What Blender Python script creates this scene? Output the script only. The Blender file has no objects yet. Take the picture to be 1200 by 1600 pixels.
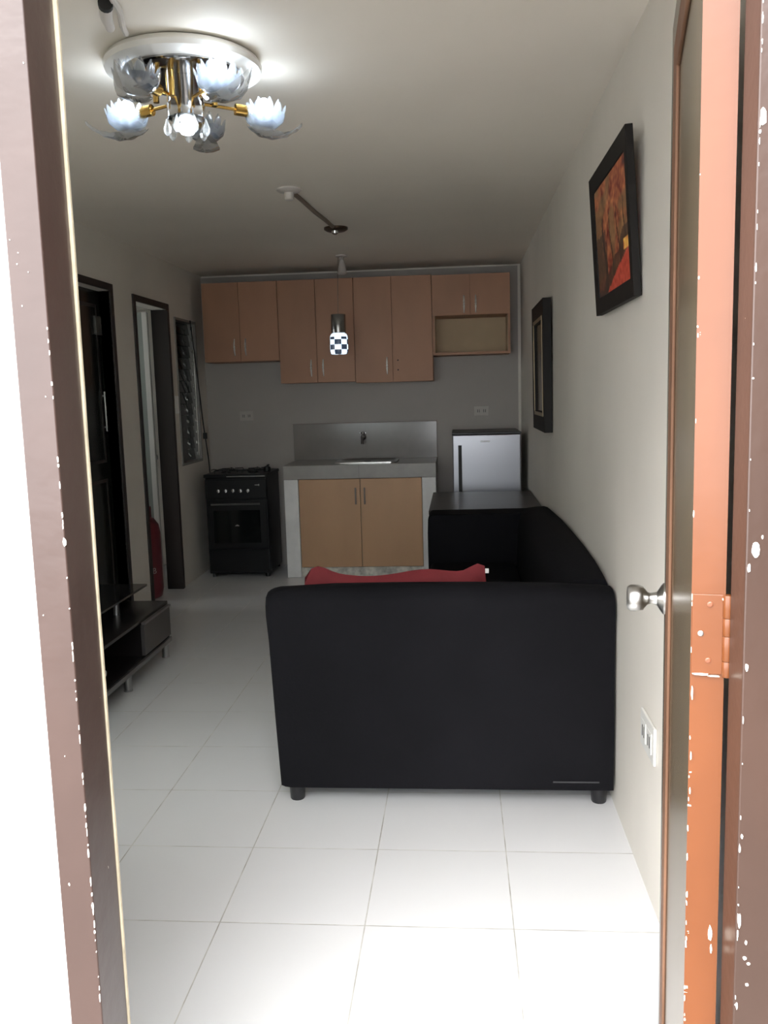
import bpy, bmesh, math, random
from mathutils import Vector, Matrix, noise
random.seed(7)
S = bpy.context.scene
COL = S.collection
PI = math.pi

# ------------------------------------------------------------------ materials
def nt(name):
    m = bpy.data.materials.new(name); m.use_nodes = True
    t = m.node_tree; b = t.nodes['Principled BSDF']
    return m, t, b
def N(t, kind, **kw):
    n = t.nodes.new(kind)
    for k, v in kw.items():
        setattr(n, k, v)
    return n
def setin(b, **kw):
    for k, v in kw.items():
        b.inputs[k.replace('_', ' ')].default_value = v
def math_n(t, op, a, b=None, c=None):
    n = N(t, 'ShaderNodeMath', operation=op)
    for i, v in enumerate((a, b, c)):
        if v is None: continue
        if hasattr(v, 'default_value') or hasattr(v, 'links'): t.links.new(v, n.inputs[i])
        else: n.inputs[i].default_value = v
    return n.outputs[0]
def mixc(t, fac, a, b):
    n = N(t, 'ShaderNodeMix', data_type='RGBA')
    if isinstance(fac, (int, float)): n.inputs[0].default_value = fac
    else: t.links.new(fac, n.inputs[0])
    for i, v in ((6, a), (7, b)):
        if isinstance(v, tuple): n.inputs[i].default_value = (*v, 1)
        else: t.links.new(v, n.inputs[i])
    return n.outputs[2]
def noise_n(t, scale, detail=3, vec=None, stretch=None, rough=.5):
    if vec is None:
        vec = N(t, 'ShaderNodeTexCoord').outputs['Object']
    if stretch:
        mp = N(t, 'ShaderNodeMapping'); mp.inputs['Scale'].default_value = stretch
        t.links.new(vec, mp.inputs['Vector']); vec = mp.outputs[0]
    n = N(t, 'ShaderNodeTexNoise'); n.inputs['Scale'].default_value = scale
    n.inputs['Detail'].default_value = detail; n.inputs['Roughness'].default_value = rough
    t.links.new(vec, n.inputs['Vector'])
    return n.outputs[0]
def ramp(t, fac, lo, hi):
    n = N(t, 'ShaderNodeMapRange'); t.links.new(fac, n.inputs[0])
    n.inputs[1].default_value = lo; n.inputs[2].default_value = hi
    return n.outputs[0]
def bump(t, b, h, strength, dist=.01):
    n = N(t, 'ShaderNodeBump'); n.inputs['Strength'].default_value = strength
    n.inputs['Distance'].default_value = dist
    t.links.new(h, n.inputs['Height']); t.links.new(n.outputs[0], b.inputs['Normal'])
def simple(name, col, rough=.5, metal=0, var=.0, vscale=6, bmp=0, bscale=40, spec=.5, stretch=None, coat=0):
    m, t, b = nt(name)
    setin(b, Base_Color=(*col, 1), Roughness=rough, Metallic=metal, Specular_IOR_Level=spec)
    if coat: setin(b, Coat_Weight=coat, Coat_Roughness=.08)
    if var:
        f = noise_n(t, vscale, 4, stretch=stretch)
        lo = tuple(c * (1 - var) for c in col); hi = tuple(min(1, c * (1 + var)) for c in col)
        t.links.new(mixc(t, ramp(t, f, .3, .7), lo, hi), b.inputs['Base Color'])
    if bmp:
        bump(t, b, noise_n(t, bscale, 3), bmp, .004)
    return m

M = {}
M['wall'] = simple('wall_paint', (.82, .775, .70), .55, var=.05, vscale=1.6, bmp=.35, bscale=7)
M['ceiling'] = simple('ceiling_paint', (.86, .80, .71), .7, var=.03, vscale=1.2)
M['wall_out'] = simple('outside_wall_paint', (.85, .85, .84), .7, bmp=.3, bscale=30)
M['concrete'] = simple('concrete_paving', (.24, .23, .215), .85, var=.12, vscale=3, bmp=.3, bscale=60)
M['white'] = simple('white_plastic', (.78, .77, .73), .35)
M['white_paint'] = simple('white_masonry_paint', (.88, .87, .86), .6, var=.06, vscale=9, bmp=.2, bscale=20)
M['black_gap'] = simple('black_slot', (.02, .02, .02), .6)
M['chrome'] = simple('chrome_metal', (.62, .62, .62), .16, 1)
M['steel'] = simple('brushed_steel', (.55, .54, .52), .28, 1)
M['handle_metal'] = simple('bright_handle_metal', (.95, .93, .88), .3, .25)
M['gold'] = simple('gold_metal', (.75, .48, .14), .2, 1)
M['mirror_dark'] = simple('dark_mirror_metal', (.34, .33, .33), .12, 1)
M['dark_wood'] = simple('dark_brown_wood', (.035, .021, .017), .42, var=.3, vscale=4, stretch=(1, 1, .15))
M['frame_brown'] = simple('dark_brown_door_paint', (.026, .019, .017), .5, var=.25, vscale=5, stretch=(1, 1, .2))
M['laminate'] = simple('orange_wood_laminate', (.42, .215, .125), .5, var=.10, vscale=3.5, stretch=(1, 1, .35))
M['laminate_lit'] = simple('orange_wood_laminate_lit', (.60, .36, .20), .45, var=.08, vscale=3, stretch=(1, 1, .35))  # same laminate as the hanging cabinets, stronger light put into its colour
M['carcass'] = simple('pale_cabinet_board', (.56, .42, .26), .6, var=.05)
M['black_stove'] = simple('black_enamel', (.008, .008, .009), .35, spec=.3)
M['black_glass'] = simple('black_glass', (.008, .01, .01), .08)
M['tile_grey'] = simple('grey_counter_tile', (.36, .34, .32), .28, var=.07, vscale=12)
M['tile_splash'] = simple('glossy_splash_tile', (.23, .205, .19), .16, var=.05, vscale=10)
M['marble'] = simple('mottled_marble', (.62, .6, .54), .3, var=.35, vscale=22)
M['fridge_silver'] = simple('silver_fridge_front', (.33, .335, .36), .3, .75)
M['fridge_side'] = simple('dark_grey_fridge_side', (.045, .045, .05), .4)
M['red_cloth'] = simple('red_cushion_cloth', (.15, .012, .016), .85, var=.12, vscale=10, bmp=.25, bscale=160)
M['red_paint'] = simple('dark_red_cylinder_paint', (.16, .02, .03), .35, var=.1)
M['sofa'] = simple('black_sofa_fabric', (.0064, .0062, .0078), .85, spec=.12, var=.18, vscale=3, bmp=.25, bscale=120)
M['sofa_leg'] = simple('black_plastic_foot', (.012, .012, .014), .35)
M['table_top'] = simple('dark_glossy_table_wood', (.032, .025, .022), .34, spec=.3, var=.25, vscale=6, stretch=(.3, 2, 1))
M['console'] = simple('black_console_board', (.016, .014, .014), .25)
M['console_grey'] = simple('charcoal_drawer_board', (.06, .055, .055), .35)
M['glass_shelf'] = simple('black_glass_shelf', (.02, .02, .02), .06)
M['bath_leaf'] = simple('grey_green_door_panel', (.30, .33, .30), .45)
M['cream'] = simple('cream_unpainted_edge', (.50, .43, .31), .6, var=.2, vscale=30)
M['socket_white'] = simple('white_ceramic_socket', (.62, .58, .54), .4)
M['cord_black'] = simple('black_cord_rubber', (.015, .015, .015), .5)
M['conduit'] = simple('brown_ceiling_cable', (.22, .17, .13), .6)
M['frame_gold'] = simple('dull_gold_inlay', (.33, .25, .15), .35, .6)
M['frame_black'] = simple('black_picture_moulding', (.014, .012, .011), .6, spec=.2)
M['mirror'] = simple('dim_mirror_glass', (.09, .09, .10), .25, 1)

def tile_floor():
    m, t, b = nt('white_floor_tiles')
    tc = N(t, 'ShaderNodeTexCoord').outputs['Object']
    sp = N(t, 'ShaderNodeSeparateXYZ'); t.links.new(tc, sp.inputs[0])
    ds = []
    for ax, o in ((0, -1.0754), (1, 1.7938)):
        a = math_n(t, 'ADD', sp.outputs[ax], -o + 40.0)
        a = math_n(t, 'DIVIDE', a, .4)
        a = math_n(t, 'FRACT', a)
        a = math_n(t, 'SUBTRACT', a, .5); a = math_n(t, 'ABSOLUTE', a)
        ds.append(math_n(t, 'SUBTRACT', .5, a))
    d = math_n(t, 'MINIMUM', ds[0], ds[1])
    g = ramp(t, d, .0025, .0055)           # 0 in the joint, 1 on the tile
    dirt = noise_n(t, 9, 4)
    grout = mixc(t, ramp(t, dirt, .4, .65), (.60, .59, .55), (.34, .32, .28))
    body = mixc(t, noise_n(t, 2.2, 2), (.74, .74, .74), (.80, .80, .81))
    t.links.new(mixc(t, g, grout, body), b.inputs['Base Color'])
    rg = mixc(t, g, (.6, .6, .6), (.16, .16, .16)); t.links.new(rg, b.inputs['Roughness'])
    setin(b, Specular_IOR_Level=.45)
    bump(t, b, g, .35, .002)
    return m
M['floor'] = tile_floor()

def painted(name, col, edge_axis=None, edge_at=0, chip=(.85, .78, .68), rough=.3, amount=.70, edge2=None, vary=.14, coat=.0, spec=.5):
    """old glossy paint with chips; more chips close to an arris"""
    m, t, b = nt(name)
    lo = tuple(c * (1 - vary) for c in col); hi = tuple(c * (1 + vary) for c in col)
    base = mixc(t, ramp(t, noise_n(t, 7, 4, stretch=(1, 1, .5)), .3, .7), lo, hi)
    n1 = noise_n(t, 42, 3, stretch=(1, 1, .45), rough=.6)
    chips = math_n(t, 'GREATER_THAN', n1, amount)
    tc = N(t, 'ShaderNodeTexCoord').outputs['Object']
    if edge_axis is not None:
        sp = N(t, 'ShaderNodeSeparateXYZ'); t.links.new(tc, sp.inputs[0])
        for ax, at, th in [(edge_axis, edge_at, .61)] + ([edge2] if edge2 else []):
            d = math_n(t, 'ABSOLUTE', math_n(t, 'SUBTRACT', sp.outputs[ax], at))
            near = math_n(t, 'LESS_THAN', math_n(t, 'ADD', d, math_n(t, 'MULTIPLY', noise_n(t, 90, 2), -.004)), .0012)
            n2 = math_n(t, 'GREATER_THAN', noise_n(t, 40, 5, stretch=(.2, .2, 1), rough=.7), th)
            chips = math_n(t, 'MAXIMUM', chips, math_n(t, 'MULTIPLY', near, n2))
    t.links.new(mixc(t, chips, base, chip), b.inputs['Base Color'])
    setin(b, Roughness=rough, Specular_IOR_Level=spec, Coat_Weight=coat, Coat_Roughness=.2)
    h = math_n(t, 'ADD', math_n(t, 'MULTIPLY', chips, -.5), noise_n(t, 28, 3))
    bump(t, b, h, .25, .003)
    return m
M['jamb_front'] = painted('brown_frame_paint_left', (.046, .026, .021), 0, -.466, amount=.74)
M['jamb_right'] = painted('brown_frame_paint_right', (.043, .023, .0165), 0, .3155, amount=.73)
M['door_edge'] = painted('orange_door_edge_paint', (.118, .035, .009), 0, .001, amount=.775, coat=.55, spec=.2, rough=.3, chip=(.95, .85, .72))
M['door_face'] = simple('glossy_olive_brown_door', (.10, .075, .046), .25, var=.15, vscale=3, stretch=(1, 1, .2))
M['door_mould'] = simple('red_brown_door_moulding', (.16, .085, .052), .55, spec=.1, var=.3, vscale=8, stretch=(1, 1, .3))

M['screw_paint'] = simple('painted_screw', (.17, .055, .025), .3)
def glassy(name, tint=(.75, .85, 1), tr=.62):
    m, t, b = nt(name)
    out = t.nodes['Material Output']; t.nodes.remove(b)
    tr_ = N(t, 'ShaderNodeBsdfTransparent'); tr_.inputs[0].default_value = (*[.85 + .15 * c for c in tint], 1)
    gl = N(t, 'ShaderNodeBsdfGlossy'); gl.inputs['Roughness'].default_value = .06
    di = N(t, 'ShaderNodeBsdfTranslucent'); di.inputs[0].default_value = (*tint, 1)
    lw = N(t, 'ShaderNodeLayerWeight'); lw.inputs[0].default_value = .35
    m1 = N(t, 'ShaderNodeMixShader'); t.links.new(lw.outputs['Facing'], m1.inputs[0])
    t.links.new(tr_.outputs[0], m1.inputs[1]); t.links.new(gl.outputs[0], m1.inputs[2])
    m2 = N(t, 'ShaderNodeMixShader'); m2.inputs[0].default_value = 1 - tr
    t.links.new(m1.outputs[0], m2.inputs[1]); t.links.new(di.outputs[0], m2.inputs[2])
    t.links.new(m2.outputs[0], out.inputs[0])
    return m
M['petal'] = glassy('clear_flower_glass', (.74, .80, .88), .82)
M['leaf_glass'] = glassy('clear_leaf_glass', (.66, .64, .60), .80)
M['crystal'] = glassy('crystal_drop', (.8, .8, .78), .7)
def pane():
    m, t, b = nt('clear_window_glass'); out = t.nodes['Material Output']; t.nodes.remove(b)
    a_ = N(t, 'ShaderNodeBsdfTransparent'); a_.inputs[0].default_value = (.9, .93, .92, 1)
    g_ = N(t, 'ShaderNodeBsdfGlossy'); g_.inputs['Roughness'].default_value = .02
    f_ = N(t, 'ShaderNodeFresnel'); x_ = N(t, 'ShaderNodeMixShader')
    t.links.new(f_.outputs[0], x_.inputs[0]); t.links.new(a_.outputs[0], x_.inputs[1]); t.links.new(g_.outputs[0], x_.inputs[2])
    t.links.new(x_.outputs[0], out.inputs[0]); return m
M['pane'] = pane()
M['louvre'] = glassy('green_louvre_glass', (.12, .15, .14), .55)

def emit(name, col, s):
    m, t, b = nt(name)
    setin(b, Base_Color=(*col, 1), Emission_Color=(*col, 1), Emission_Strength=s)
    return m
M['bulb'] = emit('lit_led_bulb', (.78, .89, 1), 26)
M['bulb_off'] = simple('unlit_frosted_bulb', (.5, .48, .42), .3)

def checker_shade():
    m, t, b = nt('checkered_lit_glass')
    tc = N(t, 'ShaderNodeTexCoord').outputs['Object']
    sp = N(t, 'ShaderNodeSeparateXYZ'); t.links.new(tc, sp.inputs[0])
    ang = math_n(t, 'ARCTAN2', sp.outputs[1], sp.outputs[0])
    a = math_n(t, 'FLOOR', math_n(t, 'ADD', math_n(t, 'MULTIPLY', ang, 8 / (2 * PI)), 20.5))
    z = math_n(t, 'FLOOR', math_n(t, 'DIVIDE', math_n(t, 'ADD', sp.outputs[2], 5.004), .0365))
    k = math_n(t, 'MODULO', math_n(t, 'ADD', a, z), 2)
    fz = math_n(t, 'LESS_THAN', sp.outputs[2], .125)
    k = math_n(t, 'MULTIPLY', k, fz)
    t.links.new(mixc(t, k, (.8, .9, 1), (.04, .05, .07)), b.inputs['Base Color'])
    t.links.new(mixc(t, k, (.72, .86, 1), (.02, .03, .05)), b.inputs['Emission Color'])
    setin(b, Emission_Strength=1.15, Roughness=.2)
    return m
M['checker'] = checker_shade()

def vcol_mat():
    m, t, b = nt('autumn_painting_canvas')
    v = N(t, 'ShaderNodeVertexColor', layer_name='Col')
    t.links.new(v.outputs[0], b.inputs['Base Color']); setin(b, Roughness=.45)
    return m
M['painting'] = vcol_mat()

# ------------------------------------------------------------------ helpers
def bx(bm, x0, x1, y0, y1, z0, z1):
    vs = [bm.verts.new((x, y, z)) for z in (z0, z1) for x, y in ((x0, y0), (x1, y0), (x1, y1), (x0, y1))]
    for f in ((3, 2, 1, 0), (4, 5, 6, 7), (0, 1, 5, 4), (1, 2, 6, 5), (2, 3, 7, 6), (3, 0, 4, 7)):
        bm.faces.new([vs[i] for i in f])
    return vs
def box(*a):
    bm = bmesh.new(); bx(bm, *a); return bm
def lathe(bm, cx, cy, prof, seg=32, cap=True, axis='z'):
    """prof: list of (r, h)"""
    rings = []
    for r, h in prof:
        ring = []
        for i in range(seg):
            a = 2 * PI * i / seg
            p = (r * math.cos(a), r * math.sin(a), h)
            if axis == 'z': q = (cx + p[0], cy + p[1], p[2])
            elif axis == 'x': q = (p[2], cx + p[0], cy + p[1])
            else: q = (cx + p[0], p[2], cy + p[1])
            ring.append(bm.verts.new(q))
        rings.append(ring)
    for a, b in zip(rings, rings[1:]):
        for i in range(seg):
            j = (i + 1) % seg
            bm.faces.new((a[i], a[j], b[j], b[i]))
    if cap:
        bm.faces.new(list(reversed(rings[0]))); bm.faces.new(rings[-1])
    return bm
def tube(bm, pts, r, seg=8):
    pts = [Vector(p) for p in pts]; rings = []
    for i, p in enumerate(pts):
        d = (pts[min(i + 1, len(pts) - 1)] - pts[max(i - 1, 0)]).normalized()
        u = d.cross(Vector((0, 0, 1)))
        if u.length < 1e-3: u = d.cross(Vector((1, 0, 0)))
        u.normalize(); v = d.cross(u)
        rr = r[i] if isinstance(r, (list, tuple)) else r
        rings.append([bm.verts.new(p + rr * (math.cos(2 * PI * k / seg) * u + math.sin(2 * PI * k / seg) * v)) for k in range(seg)])
    for a, b in zip(rings, rings[1:]):
        for i in range(seg):
            j = (i + 1) % seg
            bm.faces.new((a[i], a[j], b[j], b[i]))
    bm.faces.new(list(reversed(rings[0]))); bm.faces.new(rings[-1])
    return bm
def prism(bm, poly, lo, hi, axis='y'):
    """poly: 2-D outline; extruded along axis"""
    def P(a, b, c):
        return {'y': (a, c, b), 'x': (c, a, b), 'z': (a, b, c)}[axis]
    A = [bm.verts.new(P(a, b, lo)) for a, b in poly]; B = [bm.verts.new(P(a, b, hi)) for a, b in poly]
    n = len(poly)
    for i in range(n):
        j = (i + 1) % n
        bm.faces.new((A[i], A[j], B[j], B[i]))
    bm.faces.new(list(reversed(A))); bm.faces.new(B)
    return bm
def woff(o):
    v = Vector((0, 0, 0))
    while o is not None:
        v += o.location; o = o.parent
    return v
def obj(name, bm, mat, parent=None, bev=0, seg=2, smooth=False, local=False, solid=0, sub=0):
    bmesh.ops.recalc_face_normals(bm, faces=bm.faces)
    if parent is not None and not local:
        off = woff(parent); bmesh.ops.translate(bm, verts=bm.verts, vec=-off)
    me = bpy.data.meshes.new(name); bm.to_mesh(me); bm.free()
    o = bpy.data.objects.new(name, me); COL.objects.link(o)
    me.materials.append(M[mat] if isinstance(mat, str) else mat)
    if parent is not None: o.parent = parent
    if smooth or bev:
        for p in me.polygons: p.use_smooth = True
    if solid:
        s = o.modifiers.new('s', 'SOLIDIFY'); s.thickness = solid; s.offset = 0
    if bev:
        b = o.modifiers.new('b', 'BEVEL'); b.width = bev; b.segments = seg; b.limit_method = 'ANGLE'
        b.angle_limit = .6; b.harden_normals = True
    if sub:
        s = o.modifiers.new('u', 'SUBSURF'); s.levels = sub; s.render_levels = sub
    if smooth and not bev:
        m = o.modifiers.new('w', 'EDGE_SPLIT'); m.split_angle = .7
    return o
def tag(o, label, cat, group=None):
    o['label'] = label; o['category'] = cat
    if group: o['group'] = group
    return o
def thing(name, label, cat, loc=(0, 0, 0), rz=0, group=None):
    o = bpy.data.objects.new(name, None); COL.objects.link(o)
    o.location = loc; o.rotation_euler = (0, 0, rz); o.empty_display_size = .05
    return tag(o, label, cat, group)
def struct(name, bm, mat, parent=None, label=None, **kw):
    o = obj(name, bm, mat, parent, **kw)
    if parent is None: o['kind'] = 'structure'
    if label: o['label'] = label
    return o
def sthing(name, loc=(0, 0, 0), rz=0, label=None):
    o = bpy.data.objects.new(name, None); COL.objects.link(o)
    o.location = loc; o.rotation_euler = (0, 0, rz); o['kind'] = 'structure'; o.empty_display_size = .05
    if label: o['label'] = label
    return o

XR, XL, YB, ZC = .512, -2.10, 7.29, 2.417

# ------------------------------------------------------------------ room shell
o = struct('floor', box(-3.5, .62, 1.0, 7.45, -.06, 0), 'floor', label='glossy white square tiled floor with thin grout lines')
o = struct('ceiling', box(-3.5, .62, 1.0, 7.45, ZC, ZC + .1), 'ceiling', label='plain off-white painted ceiling')
struct('wall_right', box(XR, XR + .1, 1.11, 7.45, 0, ZC), 'wall', label='long white painted wall behind the black sofa')
bm = bmesh.new()
bx(bm, -3.5, XR, YB + .02, YB + .12, 0, ZC)
struct('wall_back', bm, 'wall', label='white kitchen wall behind the cabinets')
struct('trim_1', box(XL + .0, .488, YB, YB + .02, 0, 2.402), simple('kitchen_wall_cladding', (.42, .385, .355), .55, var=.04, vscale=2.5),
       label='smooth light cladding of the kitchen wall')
# left wall with its openings
W0 = XL - .1
D1 = (4.42, 5.31, 2.085); D2 = (5.735, 6.365, 2.065); WN = (6.53, 7.06, .915, 2.03)
bm = bmesh.new()
bx(bm, W0, XL, 1.11, D1[0], 0, ZC)
bx(bm, W0, XL, D1[0], D1[1], D1[2], ZC)
bx(bm, W0, XL, D1[1], D2[0], 0, ZC)
bx(bm, W0, XL, D2[0], D2[1], D2[2], ZC)
bx(bm, W0, XL, D2[1], WN[0], 0, ZC)
bx(bm, W0, XL, WN[0], WN[1], 0, WN[2])
bx(bm, W0, XL, WN[0], WN[1], WN[3], ZC)
bx(bm, W0, XL, WN[1], YB + .02, 0, ZC)
struct('wall_left', bm, 'wall', label='white wall with two dark framed doorways and a louvre window')
# the small room behind the left wall
bm = bmesh.new()
bx(bm, -3.5, -3.4, 3.9, 5.62, 0, ZC); bx(bm, -3.5, -3.4, 6.02, YB + .02, 0, ZC); bx(bm, -3.5, -3.4, 5.62, 6.02, 0, 1.45); bx(bm, -3.5, -3.4, 5.62, 6.02, 1.9, ZC); bx(bm, -3.4, W0, 3.9, 4.0, 0, ZC); bx(bm, -3.4, W0, 5.42, 5.5, 0, ZC)  # opening in the outer wall is an unseen window added to light the leaf
struct('wall_side', bm, simple('back_room_paint', (.5, .53, .5), .6), label='grey green wall of the room beyond the doorway')
# front wall (outside face overexposed in the daylight)
FY0, FY1 = 1.0, 1.11
bm = bmesh.new()
WX0, WX1, WZ0, WZ1 = -1.85, -.85, .90, 2.02      # unseen front window left of the entrance, added to brighten the room
bx(bm, -3.5, WX0, FY0, FY1, -.15, 3.0); bx(bm, WX1, -.509, FY0, FY1, -.15, 3.0)
bx(bm, WX0, WX1, FY0, FY1, -.15, WZ0); bx(bm, WX0, WX1, FY0, FY1, WZ1, 3.0)
bx(bm, .372, 2.2, FY0, FY1, -.15, 3.0)
bx(bm, -.509, .372, FY0, FY1, 2.14, 3.0)
struct('wall_front', bm, 'wall_out', label='sunlit white outside wall left of the entrance')
w2 = sthing('window_added', (-1.35, 1.05, WZ0), label='unseen front window added beside the entrance to brighten the room')
bm = bmesh.new()
for x0, x1 in ((WX0, WX0 + .04), (-1.37, -1.33), (WX1 - .04, WX1)): bx(bm, x0, x1, 1.03, 1.08, WZ0, WZ1)
bx(bm, WX0 + .04, -1.37, 1.03, 1.08, WZ0, WZ0 + .04); bx(bm, -1.33, WX1 - .04, 1.03, 1.08, WZ0, WZ0 + .04)
bx(bm, WX0 + .04, -1.37, 1.03, 1.08, WZ1 - .04, WZ1); bx(bm, -1.33, WX1 - .04, 1.03, 1.08, WZ1 - .04, WZ1)
obj('window_frame', bm, 'white', w2)
for x0, x1 in ((WX0 + .041, -1.371), (-1.329, WX1 - .041)):
    obj('glass_pane', box(x0, x1, 1.052, 1.056, WZ0 + .041, WZ1 - .041), 'pane', w2)
struct('wall_light_block', box(1.15, 1.27, -4.5, .9, -.15, 2.7), simple('light_block_wall', (.10, .095, .085), .8), label='unseen dark wall added outside, right of the entrance, to block light')  # added out of view to keep light off the left jamb
struct('ground', box(-6, 6, -9, 1.0, -.2, -.15), 'concrete', label='pale concrete paving outside the entrance')

# entrance frame
fr = sthing('trim_2', (-.487, 1.0, 0), label='chipped brown painted entrance door frame')
bm = bmesh.new(); bx(bm, -.5085, -.466, .992, 1.069, -.15, 2.14)
obj('jamb', bm, 'jamb_front', fr, local=False, bev=.002)
bm = bmesh.new()
pr = []
for k in range(41):
    z = -.15 + (2.12 + .15) * k / 40
    w = .0022 + .0035 * max(0, (z - 1.2) / .9) + .0009 * noise.noise(Vector((0, 3.1, z * 9)))
    pr.append((z, w))
A = [[bm.verts.new((x, y, z)) for x, y in ((-.470, 1.0692), (-.4664 + w, 1.0692), (-.4664 + w, 1.0735), (-.470, 1.0735))] for z, w in pr]
for a, b in zip(A, A[1:]):
    for i in range(4): bm.faces.new((a[i], a[(i + 1) % 4], b[(i + 1) % 4], b[i]))
bm.faces.new(A[0]); bm.faces.new(A[-1])
o = obj('bare_edge', bm, 'cream', fr); o['label'] = 'cream unpainted rear edge of the left jamb'
bm = bmesh.new(); bx(bm, .3155, .371, .992, 1.044, -.15, 2.14)
obj('jamb', bm, 'jamb_right', fr, bev=.002)
bm = bmesh.new(); bx(bm, .333, .371, 1.044, 1.09, -.15, 2.14)
obj('jamb_rebate', bm, 'frame_brown', fr)
bm = bmesh.new(); bx(bm, -.466, .3155, .992, 1.069, 2.097, 2.14)
obj('door_head', bm, 'jamb_front', fr)
# big flakes on the right jamb arris
bm = bmesh.new()
def flake(bm, x, z, w, h, y=.9915, n=11, seed=0):
    rnd = random.Random(seed); vs = []; ws = []
    for k in range(n):
        a = 2 * PI * k / n; r = .75 + .35 * rnd.random()
        vs.append((x + w * r * math.cos(a), z + h * r * math.sin(a)))
    prism(bm, vs, y - .0005, y + .001, 'y')
for i, (x, z, w, h) in enumerate([(.3255, 1.243, .0042, .010), (.319, 1.222, .0016, .0055), (.3195, 1.108, .0016, .005),
                                  (.3205, 1.70, .0035, .010), (.3195, .80, .0017, .010), (.3265, .752, .0022, .002), (.331, .745, .0020, .0016),
                                  (.330, .718, .0022, .0020), (.3275, .772, .0012, .003), (.3195, .905, .0014, .003), (.3190, .69, .0010, .005),
                                  (.330, 1.625, .0018, .0015)]):
    flake(bm, x, z, w, h, seed=i)
rc_ = random.Random(5)
for k in range(34): flake(bm, .3172 + .0006 * rc_.random(), .62 + 1.25 * rc_.random(), .0003 + .0008 * rc_.random() ** 2, .001 + .005 * rc_.random() ** 2, n=8, seed=200 + k)
for k in range(46): flake(bm, -.4668 - .0006 * rc_.random(), .60 + .95 * rc_.random() ** 1.3, .0003 + .0007 * rc_.random() ** 2, .001 + .006 * rc_.random() ** 2, n=8, seed=300 + k)
for k in range(10): flake(bm, -.505 + .035 * rc_.random(), .60 + 1.2 * rc_.random(), .0005, .0006 + .0006 * rc_.random(), n=7, seed=400 + k)
for x, z, w_, h_ in ((-.4668, 1.262, .0022, .005), (-.4672, .80, .0014, .004), (-.4671, .93, .0010, .006)): flake(bm, x, z, w_, h_, seed=int(z * 100))
o = obj('paint_chips', bm, simple('bare_plaster_chip', (.9, .85, .78), .7), fr); o['label'] = 'white patches where the paint has flaked off'

# entrance door leaf, hinged on the right jamb and swung in against the wall
ANG = math.radians(10.49)
dr = sthing('door_1', (.275, 1.06, 0), -ANG, label='open brown entrance door seen edge-on at the right')
T = .0385; L = .752; ZT = 2.088
# local axes: x = thickness (0..T) away from the room, y = along the leaf
dl = obj('door_leaf', box(.001, T, .0006, L, .012, ZT), 'door_face', dr, local=True, bev=.0012)
de = obj('hinge_edge', box(0, T, -.0012, .0006, .012, ZT), 'door_edge', dl, local=True)
de['label'] = 'orange painted hinge-side edge with chips'
bm = bmesh.new()   # raised stile frame and moulding on the room face
def ringbox(bm, y0, y1, z0, z1, w, x0, x1):
    bx(bm, x0, x1, y0, y0 + w, z0, z1); bx(bm, x0, x1, y1 - w, y1, z0, z1)
    bx(bm, x0, x1, y0 + w, y1 - w, z1 - w, z1); bx(bm, x0, x1, y0 + w, y1 - w, z0, z0 + w)
bx(bm, -.005, .0012, .47, .56, .12, 1.99); bx(bm, -.005, .0012, .012, .47, 1.93, 1.99); bx(bm, -.005, .0012, .012, .47, .12, .18)
o = obj('panel_moulding', bm, 'door_mould', dl, local=True, bev=.003); o['label'] = 'reddish brown moulding around the panels'
bm = bmesh.new()
KY, KZ = .69, 1.008
lathe(bm, KY, KZ, [(.031, -.0005), (.031, -.004), (.024, -.009), (.013, -.016), (.011, -.028), (.013, -.034), (.024, -.042), (.0265, -.050), (.0265, -.066), (.022, -.072), (.012, -.0735)], 32, True, 'x')
obj('door_knob', bm, 'steel', dr, local=True, smooth=True)['label'] = 'shiny round metal knob'
# hinge
hg = bmesh.new(); bx(hg, .001, T - .001, -.0032, -.0012, 1.080, 1.178)
h = obj('hinge', hg, 'door_edge', dr, local=True, bev=.0008)
bm = bmesh.new()
for z0, z1 in ((1.078, 1.097), (1.0975, 1.128), (1.1285, 1.150), (1.1505, 1.178)):
    lathe(bm, T + .003, -.004, [(.0058, z0), (.0062, z0 + .001), (.0062, z1 - .001), (.0058, z1)], 16)
obj('hinge_pin', bm, 'door_edge', h, local=True, smooth=True)
for x, z in ((.021, 1.166), (.011, 1.130), (.020, 1.097)):
    bm = bmesh.new(); lathe(bm, x, z, [(.0034, -.0031), (.0034, -.0040), (.0022, -.0045)], 14, True, 'y')
    bx(bm, x - .0004, x + .0004, -.0047, -.0044, z - .0018, z + .0018)
    obj('screw', bm, 'steel' if z == 1.130 else 'screw_paint', h, local=True)
bm = bmesh.new()
def dflake(bm, x, z, w, h_, seed):
    flake(bm, x, z, w, h_, y=-.0040, seed=seed)
for i, (x, z, w, h_) in enumerate([(.0375, 1.1725, .0035, .0018), (.0385, 1.139, .0012, .009), (.0378, 1.103, .0012, .006), (.012, 1.0795, .010, .0014), (.026, 1.078, .008, .0010),
                                   (.0025, 1.056, .0013, .010), (.0025, .975, .0009, .006), (.0022, .93, .0009, .005)]):
    dflake(bm, x, z, w, h_, 40 + i)
flake(bm, .0295, .743, .0026, .011, y=-.0018, seed=77); flake(bm, .031, .722, .0014, .006, y=-.0018, seed=78)
for k in range(26):
    flake(bm, .0006 + .001 * random.random(), .60 + .42 * random.random() if k < 18 else 1.05 + .5 * random.random(), .0005 + .0005 * random.random(), .001 + .004 * random.random(), y=-.0018, n=7, seed=90 + k)
o = obj('paint_chips', bm, simple('bare_door_chip', (.95, .85, .72), .6), dl, local=True); o['label'] = 'pale chips along the orange edge'

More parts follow.
